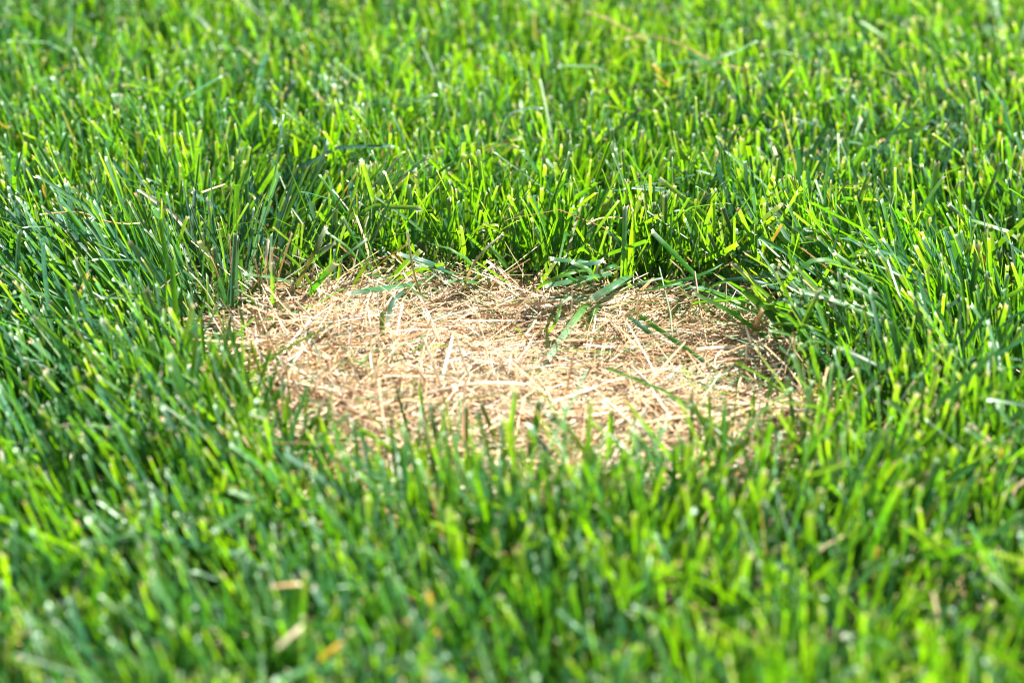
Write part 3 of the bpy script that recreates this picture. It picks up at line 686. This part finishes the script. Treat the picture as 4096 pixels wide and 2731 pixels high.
# straws in the patch
for lab, w, c, pts, z in [
    ('thick cream dead blade standing up in the middle of the straw', 2.6, 'white', [(1690,1345),(1728,1440),(1752,1520),(1768,1590)], [40,24,10,0]),
    ('second thick cream dead blade standing beside the arching straw', 2.6, 'white', [(1822,1340),(1856,1450),(1892,1540),(1905,1585)], [44,23,6,0]),
    ('long cream straw arching over the middle of the patch', 2.0, 'white', [(1610,1606),(1720,1566),(1880,1532),(2030,1527),(2120,1540),(2200,1572)], [6,12,18,19,15,6]),
    ('thin white straw standing upright behind the thick cream blades', 1.4, 'white', [(1908,1245),(1914,1310),(1924,1380),(1936,1440)], [34,23,11,0]),
    ('peach-coloured dead blade standing before dark straw gaps', 2.2, 'tan', [(2296,1412),(2280,1490),(2268,1560),(2252,1630)], [38,24,12,0]),
    ('leaning white straw reaching up to the lying pale green blade', 2.0, 'cream', [(1562,1172),(1610,1230),(1665,1290),(1700,1325)], [24,15,7,2]),
    ('thin cream straw leaning over the far edge of the mat', 1.5, 'cream', [(2130,1160),(2090,1230),(2045,1310),(2030,1345)], [30,20,8,2]),
    ('flat wide bleached blade lying on the mat at the matted end', 3.4, 'white', [(2790,1392),(2860,1386),(2930,1386),(2960,1390)], [13,14,14,12]),
    ('thin brown straw standing at the matted end', 1.3, 'tan', [(2778,1170),(2755,1260),(2730,1350),(2712,1400)], [40,25,9,0]),
    ('stout peach straw lying towards the near grass', 2.2, 'tan', [(2480,1640),(2600,1590),(2700,1550),(2760,1530)], [12,14,14,12]),
    ('long pale straw lying low along the near rim of the mat', 2.4, 'cream', [(2560,1690),(2690,1668),(2800,1660),(2880,1650)], [12,13,13,11]),
    ('white stubble straw standing tall at the stubble end', 2.2, 'white', [(1235,1410),(1228,1480),(1222,1560)], [34,20,0]),
    ('wide peach stubble blade leaning at the stubble end', 2.8, 'cream', [(1205,1440),(1190,1500),(1180,1590)], [32,18,0]),
    ('tan stubble blade leaning towards the green at the stubble end', 2.4, 'tan', [(985,1420),(1020,1465),(1060,1520)], [26,14,0]),
    ('paired tan straw beside the leaning tan stubble blade', 1.8, 'tan', [(1075,1330),(1070,1400),(1068,1480)], [36,20,0]),
    ('cream stubble blade crossing the white stubble straw', 2.0, 'white', [(1290,1480),(1268,1540),(1250,1610)], [30,15,0]),
    ('cream straw leaning among stubble before the arching straw', 2.0, 'white', [(1490,1430),(1500,1500),(1505,1580)], [32,17,0]),
    ('bright blurred stubble straw nearest the dark leaning blade', 2.4, 'white', [(1330,1600),(1318,1660),(1310,1730)], [30,15,0]),
    ('pale thin straw standing between stubble and arching straw', 1.2, 'white', [(1480,1290),(1484,1380),(1478,1470)], [38,20,0]),
    ]:
    hero('dry_straw', lab, w, c, lie(pts, z), fray=False)
# lawn farther back
for lab, w, c, pts, h, kw in [
    ('long tan dry stalk lying on the lawn far behind the straw', 2.6, 'tan', [(2344,48),(2433,77),(2535,131),(2600,170)], [60,58,54,44], 0),
    ('long curved dry stalk draped over lawn tips beside the tan stalk', 2.2, 'tan', [(2499,155),(2588,140),(2660,155),(2750,190),(2860,245),(3000,280)], [54,57,58,58,57,52], 0),
    ('yellow-green stalk crossing the draped dry stalk', 2.4, 'light', [(3028,164),(2950,200),(2870,235),(2760,290)], [62,61,60,52], 0),
    ('short orange dead blade on lawn below the draped dry stalk', 2.8, 'yellow', [(2618,296),(2640,318),(2672,348)], [58,54,46], 0),
    ('blue-green blade bowed over in an arch above lawn tips', 1.6, 'blue', [(2170,432),(2088,436),(2035,460),(2002,506),(1992,580)], [56,58,56,48,34], 0),
    ('long tan dry straw draped across lawn tips beside the dark green grass', 2.2, 'tan', [(160,858),(310,846),(417,881),(500,893),(560,890)], [50,54,52,52,48], 0),
    ('short tan straw lying on lawn tips behind the draped tan straw', 2.0, 'tan', [(812,766),(860,748),(900,735)], [58,58,57], 0),
    ('curled blue-green blade tip looping over lawn far behind the stubble end', 2.4, 'blue', [(1098,490),(1090,445),(1062,415),(1034,412),(1020,450)], [52,58,62,60,50], 0),
    ('pale thin stalk lying slanted on lawn far behind the stubble end', 2.0, 'pale', [(885,305),(830,335),(770,370),(720,400)], [64,62,60,55], 0),
    ('orange dead blade standing in the shaded lawn behind the hollow', 1.8, 'yellow', [(3290,920),(3325,960),(3350,1010),(3375,1070)], [50,42,32,18], 0),
    ('thin curved straw with split end lying behind the tall upright clump', 1.6, 'tan', [(2345,898),(2385,876),(2430,868),(2492,872)], [40,42,42,40], 0),
    ('long thin pale stem crossing level behind the tall upright clump', 1.5, 'pale', [(2400,764),(2500,756),(2620,730),(2780,698)], [40,42,46,50], 0),
    ('long thin grey stem crossing the upright clump lower down', 1.6, 'pale', [(2730,838),(2640,852),(2540,876),(2440,905)], [40,40,38,34], 0),
    ('large beige dry blade lying in the near grass', 3.2, 'cream', [(1205,2500),(1160,2540),(1110,2590)], [58,55,50], 0),
    ('beige dead blade lying flat on near grass tips', 2.6, 'tan', [(1200,2330),(1140,2335),(1080,2345)], [54,55,54], 0),
    ]:
    hero('dry_straw' if c in DRY else G, lab, w, c, lie(pts, h), fray=False)

# upright clump behind the middle of the straw: plants with several blades
st = stand
tuft('tall twin-bladed tuft with pale face standing at the straw edge', [
    (4.2, 'pale', lie([(2502,827),(2500,920),(2495,1060),(2492,1200)], [72,54,27,0]), dict(roll=.25, fold=.5)),
    (2.6, 'lime', lie([(2528,836),(2533,930),(2526,1040),(2508,1195)], [70,52,31,1]), dict(roll=-.7, fold=.6)),
    (3.0, 'lime', lie([(2509,975),(2505,1050),(2498,1110),(2491,1198)], [44,29,17,0]), dict(pointed=True, roll=.2))])
tuft('three-bladed blue-green tuft spreading in a fan behind the straw', [
    (4.2, 'green', st([(2566,790),(2584,840),(2604,905),(2622,980)], 60), dict(roll=.3, fold=.5)),
    (3.6, 'dark', st([(2616,815),(2622,880),(2628,960),(2630,1015)], 56), dict(fold=.5)),
    (3.6, 'blue', st([(2674,767),(2658,830),(2644,900),(2635,960)], 62), dict(roll=-.3, fold=.5))])
tuft('lime green tuft with split-topped blade behind the straw', [
    (3.6, 'lime', st([(2481,655),(2466,740),(2456,840),(2450,930)], 62), dict(roll=.2)),
    (3.2, 'light', st([(2488,600),(2494,690),(2506,800),(2512,860)], 66), dict(roll=-.2, fold=.5)),
    (3.2, 'green', st([(2464,598),(2472,640),(2478,700),(2480,800)], 66), dict(roll=.5))])
tuft('tuft of two long lime blades leaning apart behind the straw', [
    (3.2, 'lime', st([(2356,506),(2372,590),(2388,680),(2404,790)], 64), dict(roll=.3)),
    (3.6, 'lime', st([(2372,726),(2398,790),(2430,880),(2460,1010)], 56), dict(roll=.2, fold=.5))])
tuft('tuft with one very broad light green blade leaning out behind the straw', [
    (4.3, 'light', st([(2695,602),(2662,690),(2625,820),(2610,880)], 64), dict(fold=.2, roll=.2)),
    (3.0, 'green', st([(2688,680),(2665,750),(2650,830)], 58), dict(roll=-.4)),
    (1.6, 'lime', st([(2605,652),(2604,740),(2602,845)], 60), dict(pointed=True))])
tuft('tuft whose long thin blades slant far over behind the straw', [
    (2.8, 'green', st([(2850,774),(2790,812),(2725,858),(2650,918)], 60), dict(roll=.2)),
    (2.4, 'green', st([(2886,702),(2846,724),(2780,800),(2728,852)], 64), dict(roll=.1)),
    (3.2, 'green', st([(2681,903),(2702,950),(2730,1018)], 48), dict(roll=.4))])
tuft('tuft of dark pointed blades sweeping up beside the slanting ones', [
    (3.0, 'green', st([(2910,742),(2868,815),(2820,930),(2790,1005)], 62), dict(pointed=True, roll=.2)),
    (2.6, 'green', st([(2902,842),(2862,910),(2840,1010)], 54), dict(pointed=True)),
    (2.4, 'light', st([(2898,748),(2894,850),(2890,1000)], 62), dict(roll=-.3))])
tuft('pair of upright lime blades with white tips behind the straw', [
    (2.8, 'lime', st([(2533,557),(2545,640),(2550,730)], 62), dict(roll=.2)),
    (2.8, 'lime', st([(2570,520),(2567,620),(2562,730)], 66), dict(roll=-.2)),
    (3.0, 'lime', st([(2450,515),(2446,600),(2438,700)], 66), dict(roll=.1))])
tuft('pair of thin yellow-green upright blades standing clear of the lawn', [
    (2.6, 'lime', st([(1314,418),(1312,500),(1308,610)], 66), dict(roll=.2)),
    (2.6, 'lime', st([(1334,420),(1335,500),(1338,600)], 66), dict(roll=-.2))])
tuft('large tuft of long blades leaning over the shaded hollow', [
    (3.8, 'light', st([(3329,1195),(3430,1235),(3540,1295),(3640,1390),(3700,1480)], 58), dict(roll=.2)),
    (3.4, 'lime', st([(3412,1147),(3510,1215),(3600,1310),(3670,1430),(3712,1500)], 62), dict(roll=.3)),
    (3.2, 'green', st([(3384,1102),(3470,1155),(3560,1240),(3650,1370),(3700,1470)], 64), dict(roll=.4)),
    (3.2, 'green', st([(3420,1215),(3510,1270),(3600,1350),(3680,1450)], 54), dict(roll=.2))])
tuft('tuft of broad blades leaning over from behind the shaded hollow', [
    (4.0, 'pale', st([(3507,1005),(3575,1085),(3660,1190),(3740,1300)], 62), dict(roll=.2)),
    (2.8, 'light', st([(3340,1012),(3410,1062),(3480,1115),(3560,1190)], 60), dict(roll=.3)),
    (3.2, 'green', st([(3425,1038),(3520,1062),(3620,1110),(3720,1180)], 60), dict(roll=.3, pointed=True))])
tuft('tuft with a broad upright lime blade beyond the shaded hollow', [
    (4.6, 'lime', st([(3845,720),(3850,800),(3856,900)], 62), dict(roll=.1)),
    (4.0, 'green', st([(3798,818),(3850,870),(3910,950)], 58), dict(roll=.3, fold=.5)),
    (3.0, 'lime', st([(3688,662),(3705,740),(3722,840)], 64), dict(roll=.2))])
